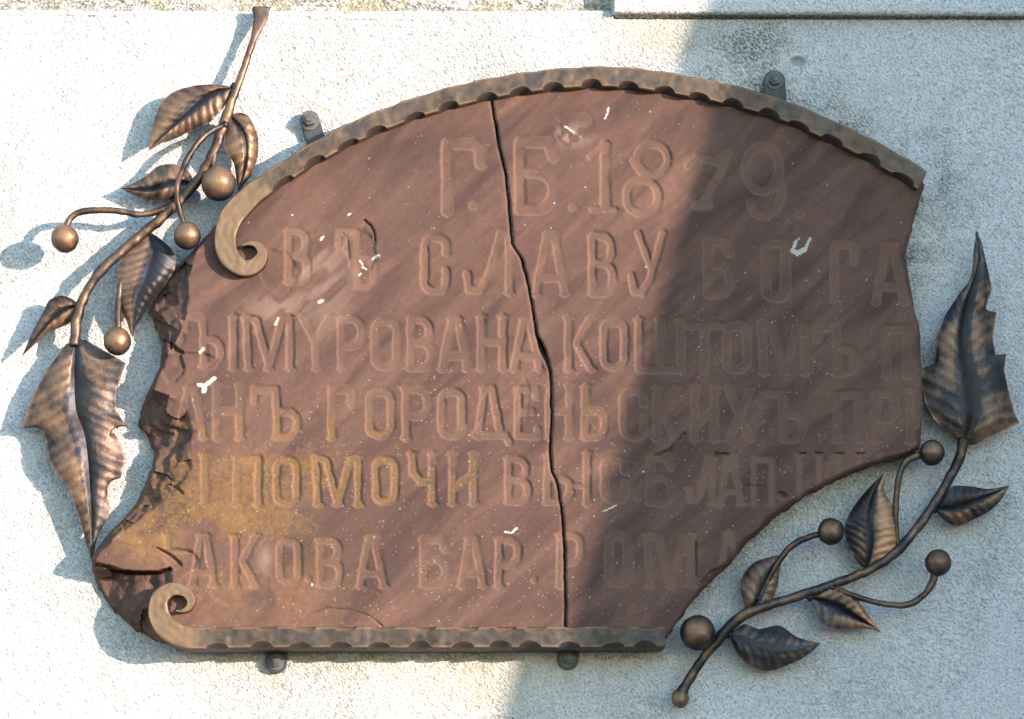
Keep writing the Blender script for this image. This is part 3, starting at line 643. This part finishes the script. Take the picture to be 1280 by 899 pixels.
def make_band(name, label, path, n, notch, split, tabs):
    root = thing(name, label, 'metal band', group='iron bands holding the plaque')
    V, F, RB, p = band(root, path, n, 61, 8, notch, None)
    # cut in two parts: plain hammered bar and scroll
    m = len(V) // n; k = int(split * n)
    def sub(a, b, nm, mat):
        VV = V[a * m:b * m]; FF = [gridfaces(b - a, m, wrap=True)[:, ::-1]]
        cap = np.array([[0, j, j + 1] for j in range(1, m - 1)]); FF += [cap, cap[:, ::-1] + (b - a - 1) * m]
        return mesh_np(nm, VV, FF, dict(rub_shade=RB[a * m:b * m]), mat=mat, parent=root, sharp=38)
    sub(0, k + 1, 'scroll', M_BAR); sub(k, n, 'bar', M_BAR)
    for tb in tabs: tab(root, *tb)
    return root
def hexbolt(parent, c, r, rot=.3):
    V = []; n = 6
    for (rr, y) in ((1.45, 0), (1.45, .22), (1.0, .24), (1.0, .95), (.86, 1.1), (.5, 1.12), (.45, 1.45), (0.02, 1.5)):
        k = 24 if True else n
        for j in range(24):
            a = 2 * math.pi * j / 24 + rot
            hx = 1.0 if rr in (1.45, .5, .45, 0.02) else math.cos(math.pi / 6) / math.cos(((a - rot) % (math.pi / 3)) - math.pi / 6)
            V.append((c[0] + r * S * rr * hx * math.cos(a), c[1] - r * S * y, c[2] + r * S * rr * hx * math.sin(a)))
    return mesh_np('bolt', V, [gridfaces(8, 24, wrap=True)[:, ::-1]], sharp=30, mat=M_BOLT, parent=parent)
def tab(root, bx, by, ex, ey, w, bolt_r):
    """flat strap lying on the wall from the band (bx,by) to a rounded end centred at (ex,ey)"""
    a = np.array([bx, by], float); e = np.array([ex, ey], float); d = (e - a) / np.hypot(*(e - a)); nn = np.array([-d[1], d[0]])
    th = np.linspace(-90, 90, 15)
    out = [a + nn * -w / 2] + [e + (d * math.cos(R(q)) + nn * math.sin(R(q))) * w / 2 for q in th] + [a + nn * w / 2]
    out = np.array(out); cen = out.mean(0); V = []; rings = [(1.0, 1), (1.0, 6.5), (.93, 8), ]
    for k, h in rings:
        q = cen + (out - cen) * k
        pp = P(q[:, 0], q[:, 1], 8); pp[:, 1] = -h * S; V.append(pp)
    n = len(out); V = np.vstack(V + [P(*cen, 8)[None]])
    F = [gridfaces(3, n, wrap=True)]; F.append(np.array([[2 * n + j, 3 * n, 2 * n + (j + 1) % n] for j in range(n)]))
    t = mesh_np('bracket', V, F, sharp=40, mat=M_TAB, parent=root)
    c = P(ex, ey, 8); hexbolt(t, (c[0], -8 * S, c[2]), bolt_r)
def cut(x, centers, r):
    c_ = np.array(centers, float) + 3.5 * np.sin(np.array(centers) * 1.7); d = np.min(np.abs(c_ - x)); return math.sqrt(max(0, 1 - (d / r) ** 2))
TOPN = [350, 388, 426, 468, 511, 556, 603, 647, 691, 737, 784, 829, 873, 917, 962, 1005, 1049, 1092, 1132]
BOTN = [275, 330, 383, 435, 483, 532, 581, 630, 672, 719, 770, 816]
top_path = [(303, 307, 1.5, 48, 1), (311, 304.5, 4.5, 46, 1), (320.5, 306, 8.5, 42, 1), (327.5, 316, 13, 38, 1), (322, 328, 17.5, 38, 1),
            (308.5, 335, 20, 38, 1), (294, 330, 22.5, 38, 1), (283.5, 314, 26, 38, 1), (281.5, 293, 27, 34, 1), (291, 268, 29, 30, 1), (312, 245, 27, 12, .8)] + \
           [(x, y, 25.5, 8, 0) for x, y in BAR_TOP]
def notch_top(s, side, xy):
    x = xy[0]
    if side > 0: k = cut(x, TOPN, 13.5); return 8.5 * k * (.75 + .5 * vnoise(s, 0, 20, 8)), 15 * k
    k = cut(x + 20, TOPN, 12); return 3.0 * k, 4.0 * k
make_band('iron_band', 'hammered iron band arching over the top of the plaque, curled at its left end', top_path, 700, notch_top, .165,
          [(399, 186, 387, 151, 24, 8.5), (970, 134, 968, 101, 27, 7.5)])
bot_path = [(220, 763.5, 1.5, 46, 1), (227, 764, 4, 44, 1), (235, 760, 7.5, 42, 1), (238.5, 751, 10.5, 38, 1), (232.5, 741, 13, 38, 1), (220.5, 736, 16, 38, 1),
            (208, 739.5, 18.5, 38, 1), (198.5, 751, 22.5, 34, 1), (198, 768, 26, 35, 1), (209, 786, 27.5, 20, 1), (232, 796.5, 27.5, 10, .9), (262, 797, 27, 8, .1)] + \
           [(x, 796.5 - .5 * (x > 600), 26.5, 8, 0) for x in range(300, 821, 40)] + [(831, 795, 22, 8, 0)]
def notch_bot(s, side, xy):
    k = cut(xy[0] + (6 if side > 0 else 0), BOTN, 14.5)
    v = .7 + .6 * vnoise(s, 0, 25, 18)
    return (7.5 * k * v, 9 * k * v) if side < 0 else (8 * k * v, 13 * k * v)
make_band('iron_band', 'straight hammered iron band under the bottom of the plaque, curled up at its left end', bot_path, 560, notch_bot, .28,
          [(346, 800, 345, 828, 27, 7.0), (711, 800, 710, 824, 26, 7.0)])

# ------------------------------------------------------------------ iron branches
def tube(name, path, parent, seg=12, n=None, rub_shade=.45, flat=None, cap=True, wob=.17, seed=0):
    """path rows: px,py,h,r"""
    L = sum(math.hypot(path[i + 1][0] - path[i][0], path[i + 1][1] - path[i][1]) for i in range(len(path) - 1))
    n = n or max(10, int(L / 2.6)); p = smooth_path(path, n)
    c = P(p[:, 0], p[:, 1], np.where(p[:, 2] < 40, 7 + p[:, 2] * .70, p[:, 2] - 5)); r = p[:, 3] * S
    t = np.gradient(c, axis=0); t /= np.linalg.norm(t, axis=1)[:, None]
    up = np.array([0, -1.0, 0]); a = np.cross(t, up); a /= np.linalg.norm(a, axis=1)[:, None] + 1e-9; b = np.cross(a, t)
    th = np.linspace(0, 2 * math.pi, seg, endpoint=False)
    s = np.arange(n) * L / n
    k = 1 + wob * (vnoise(s[:, None] + 0 * th[None], th[None] * 5 + 0 * s[:, None], 9, seed) - .5) * 2
    fa = np.ones(n) if flat is None else np.interp(np.linspace(0, 1, n), *flat[0]); fb = np.ones(n) if flat is None else np.interp(np.linspace(0, 1, n), *flat[1])
    V = c[:, None] + (a[:, None] * (np.cos(th) * fa[:, None])[..., None] + b[:, None] * (np.sin(th) * fb[:, None])[..., None]) * (r[:, None] * k)[..., None]
    rb = rub_shade + .35 * np.sin(th)[None] + .25 * (vnoise(s[:, None] + 0 * th, 0 * s[:, None] + th, 20, seed + 1) - .5)
    V = V.reshape(-1, 3); F = [gridfaces(n, seg, wrap=True)]
    if cap:
        q = np.array([[0, j, j + 1] for j in range(1, seg - 1)]); F += [q[:, ::-1], q + (n - 1) * seg]
    return mesh_np(name, V, F, dict(rub_shade=rb.ravel()), mat=M_BR, parent=parent)
def berry(parent, px, py, h, r, twig=None, seed=0, rb0=.2):
    c = P(px, py, h); V, F = ellipsoid(c, r * (D - h) / D, 32, 20, wob=.06, seed=seed)
    d = (V - c) / (r * S); rb = rb0 + .50 * (-d[:, 1]) + .10 * d[:, 2]  # highlight on the front and dark limb painted into the copper tone
    o = mesh_np('berry', V, [F], dict(rub_shade=rb), mat=M_BR, parent=parent)
    if twig: weld(parent, twig[0][0], twig[0][1], 7 + twig[0][2] * .7 + 1, 4.8, seed)
    if twig: tube('twig', twig, parent, seg=10, rub_shade=.05, seed=seed)
    return o
def weld(parent, px, py, h, r, seed):
    V, F = ellipsoid(P(px, py, h), r, 14, 9, wob=.5, seed=seed + 60)
    return mesh_np('weld_bead', V, [F], dict(rub_shade=np.full(len(V), .12)), mat=M_BR, parent=parent)
def leaf(parent, mid, left, right, hm, hl, hr, veins=8, amp=1.6, bulge=(4, 4), rubShadeLR=(.45, .45), fold=1.0, seed=0, skew=.30, groove=3.0, nt=90, smo=True):
    """outlines run base -> tip; hm/hl/hr heights along them"""
    base, tip = mid[0], mid[-1]
    m = smooth_path(mid, nt); fo = smooth_path if smo else resample; l = fo(np.array([base] + list(left) + [tip], float), nt); r = fo(np.array([base] + list(right) + [tip], float), nt)
    tt = np.linspace(0, 1, nt)
    f = lambda hs: np.interp(tt, np.linspace(0, 1, len(hs)), hs)
    HM, HL, HR = f(hm), f(hl), f(hr)
    kw = np.exp(-np.linspace(-2.2, 2.2, int(nt * (.34 if not smo else .06)) | 1) ** 2); kw /= kw.sum(); pw = len(kw) // 2
    soft = lambda e: np.stack([np.convolve(np.r_[np.full(pw, c[0]), c, np.full(pw, c[-1])], kw, 'valid') for c in (e - m).T], 1) + m
    ls, rs_ = soft(l), soft(r)
    K = 17; vs = np.r_[-np.linspace(1, 0, K)[:-1], np.linspace(0, 1, K)]
    rs = np.random.RandomState(seed + 100)
    X = np.zeros((nt, len(vs))); Y = X.copy(); Hh = X.copy(); RB = X.copy()
    width = np.hypot(*(l - r).T) / 2; env_t = np.clip(width / width.max() * 1.6, 0, 1)
    ph = .15 * np.interp(tt, np.linspace(0, 1, 9), rs.rand(9))
    for j, v in enumerate(vs):
        a = abs(v); e = l if v < 0 else r; he = HL if v < 0 else HR; bi = 0 if v < 0 else 1
        # smooth inner surface, true outline only near the rim
        wj = float(sstep(.70, 1.0, a)); e = (ls if v < 0 else rs_) * (1 - wj) + e * wj
        X[:, j] = m[:, 0] + (e[:, 0] - m[:, 0]) * a; Y[:, j] = m[:, 1] + (e[:, 1] - m[:, 1]) * a
        q = (tt - skew * a * .35 + ph) * veins * 1.55 + (.37 if v < 0 else 0)
        dd = np.hypot(X[:, j] - m[:, 0], Y[:, j] - m[:, 1])
        ax = np.array(tip, float) - np.array(base, float); LL = np.hypot(*ax)
        sg = ((X[:, j] - base[0]) * ax[0] + (Y[:, j] - base[1]) * ax[1]) / LL ** 2
        cr = lambda x_, y_: ((x_ - base[0]) * ax[1] - (y_ - base[1]) * ax[0]) / LL ** 2
        sm_ = ((m[:, 0] - base[0]) * ax[0] + (m[:, 1] - base[1]) * ax[1]) / LL ** 2; od = np.argsort(sm_)
        dd = np.abs(cr(X[:, j], Y[:, j]) - np.interp(sg, sm_[od], cr(m[:, 0], m[:, 1])[od]))
        q = (sg - .80 * dd + 1.1 * dd * dd) * veins * 1.45 + (.37 if v < 0 else 0)
        q = q + .30 * (vnoise(tt * 10 + (7 if v < 0 else 0), 0 * tt + a * 1.5, 1.0, seed + 3) - .5)
        w = np.cos(2 * math.pi * q); w = np.sign(w) * np.abs(w) ** .75
        prof = np.clip(a * 3.0, 0, 1) * (1 - .25 * a)
        g = math.exp(-(a / .10) ** 2)
        Hh[:, j] = HM + (he - HM) * a ** 1.4 + bulge[bi] * math.sin(math.pi * min(1, a * 1.05)) * env_t + amp * .6 * w * prof * env_t - groove * g * env_t
        RB[:, j] = rubShadeLR[bi] * (.55 + .5 * math.sin(math.pi * min(1, a)) ** .7) + .07 * w * prof - .55 * g + .30 * (a > .96) - .16 * (a < .3) + .03
    RB += .30 * (fbm(X, Y, 14, seed + 7, 3) - .5) + .55 * (fbm(X, Y, 45, seed + 27, 2) - .5)
    Hh += 2.0 * (fbm(X, Y, 22, seed + 9, 2) - .5)
    Hh = 8 + Hh * .56; weld(parent, m[0, 0], m[0, 1], Hh[0, K - 1] - 1, 5.2, seed); F0 = P(X, Y, Hh); th = 2.6
    B0 = F0.copy(); B0[..., 1] += th * S
    B0[..., 0] += 0
    n, k = X.shape; V = np.concatenate([F0.reshape(-1, 3), B0.reshape(-1, 3)]); o = n * k
    F = [gridfaces(n, k), gridfaces(n, k, o)[:, ::-1]]
    idx = np.arange(n * k).reshape(n, k)
    for e in (idx[:, 0], idx[::-1, -1], idx[-1, :], idx[0, ::-1]):
        F.append(np.stack([e[:-1], e[1:], e[1:] + o, e[:-1] + o], -1)[:, ::-1])
    return mesh_np('leaf', V, F, dict(rub_shade=np.r_[RB.ravel(), RB.ravel() * 0 + .1]), mat=M_BR, parent=parent, sharp=50)

def left_branch():
    root = thing('iron_branch', 'forged iron leafy branch with four berries on the sunlit left side of the plaque', 'iron branch', group='iron branches beside the plaque')
    tube('stem', [(327, 9, 12, 7.6), (326, 20, 14, 6.6), (319, 42, 18, 4.4), (308, 76, 24, 4.4), (296, 110, 30, 4.8), (282, 149, 34, 6.2), (267, 190, 34, 6.4),
                  (248, 224, 34, 6.0), (220, 256, 34, 6.2), (184, 288, 34, 6.2), (147, 319, 36, 6.0), (122, 344, 38, 6.0), (105, 372, 38, 6.2), (96, 400, 38, 6.8), (93, 432, 38, 6.5)], root,
         seg=14, rub_shade=.12, flat=(([0, .05, .10, 1], [1.5, 1.3, 1, 1]), ([0, .05, .10, 1], [.30, .4, .9, 1])), seed=1)
    leaf(root, [(293, 109), (266, 115), (240, 134), (214, 159), (186, 188)], [(287, 124), (273, 141), (259, 155), (242, 163), (219.5, 169), (203, 177)],
         [(281, 107), (262, 105.5), (239, 108), (217, 115), (203, 127), (197, 138), (188.5, 166)],
         [34, 44, 50, 46, 40], [34, 38, 36, 36, 40], [34, 36, 34, 34, 40], veins=8, bulge=(4, 4), rubShadeLR=(.42, .5), seed=2)
    leaf(root, [(287, 144), (304, 166), (308, 190), (305, 214), (298, 240)], [(300, 141), (311, 146), (321, 166), (322.5, 191), (315, 215)],
         [(281, 152), (280, 170), (281, 186), (292, 204), (295, 222)], [36, 58, 60, 50, 40], [38, 46, 40, 38, 38], [36, 46, 52, 46, 40], veins=5, amp=1.3, bulge=(3, 5), rubShadeLR=(.6, .6), seed=3)
    leaf(root, [(243, 229), (217, 228), (190, 236), (170, 237), (152, 235)], [(238, 243), (217, 249), (194, 250.5), (172, 245), (158, 239)],
         [(236, 215), (224, 207), (212, 205), (197, 208), (183, 219.5), (163, 231)], [32, 38, 40, 34, 28], [30, 28, 26, 26, 28], [30, 34, 30, 28, 28], veins=5, rubShadeLR=(.4, .45), seed=4)
    leaf(root, [(184, 290), (192, 312), (184, 342), (170, 378), (166, 421)], [(197, 296), (217, 315), (219.5, 333), (208, 353), (194, 372), (180, 392), (169, 409)],
         [(166, 304), (152, 322), (146, 352), (149, 381), (158, 401), (162, 414)], [36, 46, 54, 48, 34], [34, 42, 40, 34, 34], [34, 40, 42, 38, 34], veins=9, bulge=(8, 5), rubShadeLR=(-.05, .5), groove=0, seed=5)  # folded leaf: lit half and shaded half painted into the tone
    leaf(root, [(98, 382), (78, 388), (62, 402), (46, 422), (28, 444)], [(92, 398), (82, 406), (60, 415), (42, 431)],
         [(90, 374), (76, 369.5), (62, 375), (56, 386), (42, 412)], [38, 46, 44, 36, 30], [36, 32, 30, 30, 30], [36, 38, 34, 30, 30], veins=5, amp=1.0, bulge=(2, 4), rubShadeLR=(.5, .35), seed=6)
    leaf(root, [(94, 424), (94, 440), (93, 470), (95, 512), (105, 541), (110, 575), (113, 620), (115, 656), (114.5, 700)],
         [(107, 425), (127, 436.6), (157, 453.5), (146, 484), (143.5, 512), (158.5, 532), (138, 535), (149, 549), (156.5, 572), (151, 597), (134, 602), (137, 634), (136, 645), (122, 668)],
         [(82, 431), (59, 462), (42, 493), (26, 536), (48, 531), (56, 546), (60.5, 574.5), (79, 602), (84, 600), (90, 622), (101, 652), (108, 680)],
         [38, 44, 48, 48, 48, 44, 40, 34, 26], [36, 36, 38, 34, 32, 30, 28, 26, 26], [36, 36, 34, 32, 36, 40, 38, 34, 26], veins=14, amp=1.5, bulge=(6, 8), rubShadeLR=(.26, .42), groove=6, nt=200, smo=False, seed=7, skew=.5)
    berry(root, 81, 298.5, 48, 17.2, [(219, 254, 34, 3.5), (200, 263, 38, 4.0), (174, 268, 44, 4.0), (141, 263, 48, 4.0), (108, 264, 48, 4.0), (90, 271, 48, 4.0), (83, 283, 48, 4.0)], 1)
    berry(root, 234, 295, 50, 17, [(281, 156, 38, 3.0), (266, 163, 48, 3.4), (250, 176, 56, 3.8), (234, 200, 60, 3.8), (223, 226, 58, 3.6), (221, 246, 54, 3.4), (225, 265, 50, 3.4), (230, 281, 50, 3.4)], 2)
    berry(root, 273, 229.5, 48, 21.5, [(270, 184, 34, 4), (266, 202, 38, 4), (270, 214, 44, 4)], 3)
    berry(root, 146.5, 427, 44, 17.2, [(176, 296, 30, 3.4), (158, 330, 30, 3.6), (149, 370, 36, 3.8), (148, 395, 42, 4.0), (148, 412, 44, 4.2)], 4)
def right_branch():
    root = thing('iron_branch', 'dark forged iron leafy branch with four berries on the shaded right side of the plaque', 'iron branch', group='iron branches beside the plaque')
    tube('stem', [(1205, 548, 40, 7.5), (1199, 573, 38, 6.5), (1182, 607, 34, 6.0), (1160, 641, 32, 6.0), (1139, 669, 32, 6.0), (1117, 693, 32, 6.0), (1089, 711, 32, 5.8), (1047, 729, 32, 5.8),
                  (1005, 743, 32, 5.8), (963, 756, 32, 6.0), (932, 768, 32, 6.5), (907, 789, 32, 6.8), (886, 814, 30, 6.2), (868, 839, 26, 5.8), (857, 858, 22, 6.5), (850, 872, 20, 9)], root, seg=14, rub_shade=.02, seed=11)
    V, F = ellipsoid(P(850, 873, 20), 11, 20, 14, squash=(1, 1, 1.1), wob=.15, seed=4)
    mesh_np('stem_knob', V, [F], dict(rub_shade=np.full(len(V), .5)), mat=M_BR, parent=root)
    leaf(root, [(1204, 555), (1213, 522), (1210, 477), (1202, 426), (1207, 384), (1216, 356), (1224, 322), (1221, 289)],
         [(1218, 556), (1236, 546), (1252, 539), (1275, 529), (1269, 519), (1260.6, 488), (1255, 462), (1258, 442), (1245, 450), (1241, 421), (1246, 390), (1230, 391), (1240, 361.6), (1234, 333.5), (1227, 303)],
         [(1190, 545), (1168, 525), (1156, 503), (1152, 480), (1153, 460), (1168, 455), (1170.5, 421), (1182, 392.6), (1201.5, 364), (1215, 347.5), (1217, 314)],
         [38, 46, 50, 48, 46, 42, 40, 34], [36, 36, 36, 34, 34, 34, 34, 34], [36, 34, 36, 38, 38, 38, 36, 34], veins=11, amp=1.6, bulge=(9, 8), rubShadeLR=(.28, .30), groove=5, nt=200, smo=False, seed=12, skew=.45)
    leaf(root, [(1084, 711), (1089, 683), (1087, 645), (1093, 615), (1106, 590)], [(1114, 700), (1125.5, 680), (1123, 652), (1114, 629.5), (1105, 613), (1106, 601)],
         [(1072, 703), (1058, 674.5), (1056.5, 655), (1066, 635), (1086, 610)], [34, 46, 52, 48, 40], [34, 36, 40, 42, 40], [34, 34, 34, 36, 40], veins=9, amp=1.9, bulge=(6, 5), rubShadeLR=(.55, .22), groove=4, seed=13)
    leaf(root, [(1168, 636), (1194, 634), (1218, 626), (1242, 616), (1262, 607)], [(1179, 649), (1196, 657.6), (1218, 649), (1238, 638), (1252, 624)],
         [(1176, 621), (1190, 608), (1212.7, 608), (1235, 611)], [32, 42, 46, 40, 32], [32, 32, 30, 30, 32], [32, 42, 40, 34, 32], veins=6, amp=1.7, bulge=(5, 4), rubShadeLR=(.5, .35), seed=14)
    leaf(root, [(936, 767), (946, 751), (954, 731), (966, 711), (978, 693)], [(960, 758.6), (971, 736), (975, 713)], [(927, 745), (926, 725), (940, 705), (960, 697)],
         [34, 44, 46, 42, 34], [34, 40, 38, 34], [34, 32, 32, 34], veins=5, amp=1.4, bulge=(4, 4), rubShadeLR=(.40, .45), seed=15)
    leaf(root, [(1012, 746), (1042, 756), (1070, 771), (1089, 782), (1102, 791)], [(1019, 764), (1030.5, 784), (1056, 787), (1084, 786)],
         [(1025, 736), (1050, 733), (1070, 747), (1084, 767)], [34, 36, 38, 36, 30], [34, 42, 40, 34, 30], [34, 44, 44, 36, 30], veins=6, amp=1.7, bulge=(4, 5), rubShadeLR=(.38, .5), groove=6, seed=16)
    leaf(root, [(911, 793), (938, 804), (963, 812), (991, 812), (1026, 804)], [(921, 815), (937.6, 832), (960, 839), (988, 830), (1011, 818)],
         [(930, 780), (949, 786), (974, 782), (994, 795), (1011, 801)], [32, 46, 50, 44, 34], [32, 32, 30, 30, 34], [32, 38, 36, 34, 34], veins=7, amp=1.3, bulge=(3, 3), rubShadeLR=(.12, .2), groove=-1.5, seed=17)
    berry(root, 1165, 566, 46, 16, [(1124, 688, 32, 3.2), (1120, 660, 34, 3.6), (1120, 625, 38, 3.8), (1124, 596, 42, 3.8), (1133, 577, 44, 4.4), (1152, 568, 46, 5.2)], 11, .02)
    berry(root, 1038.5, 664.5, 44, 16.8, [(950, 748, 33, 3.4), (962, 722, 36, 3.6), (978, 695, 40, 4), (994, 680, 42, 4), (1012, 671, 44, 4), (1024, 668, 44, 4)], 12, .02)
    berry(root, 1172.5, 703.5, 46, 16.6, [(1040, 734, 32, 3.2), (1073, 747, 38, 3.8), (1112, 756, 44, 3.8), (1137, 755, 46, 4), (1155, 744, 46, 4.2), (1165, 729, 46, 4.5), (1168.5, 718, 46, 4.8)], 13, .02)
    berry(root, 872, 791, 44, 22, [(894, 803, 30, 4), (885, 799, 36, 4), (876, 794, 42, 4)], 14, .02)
left_branch(); right_branch()
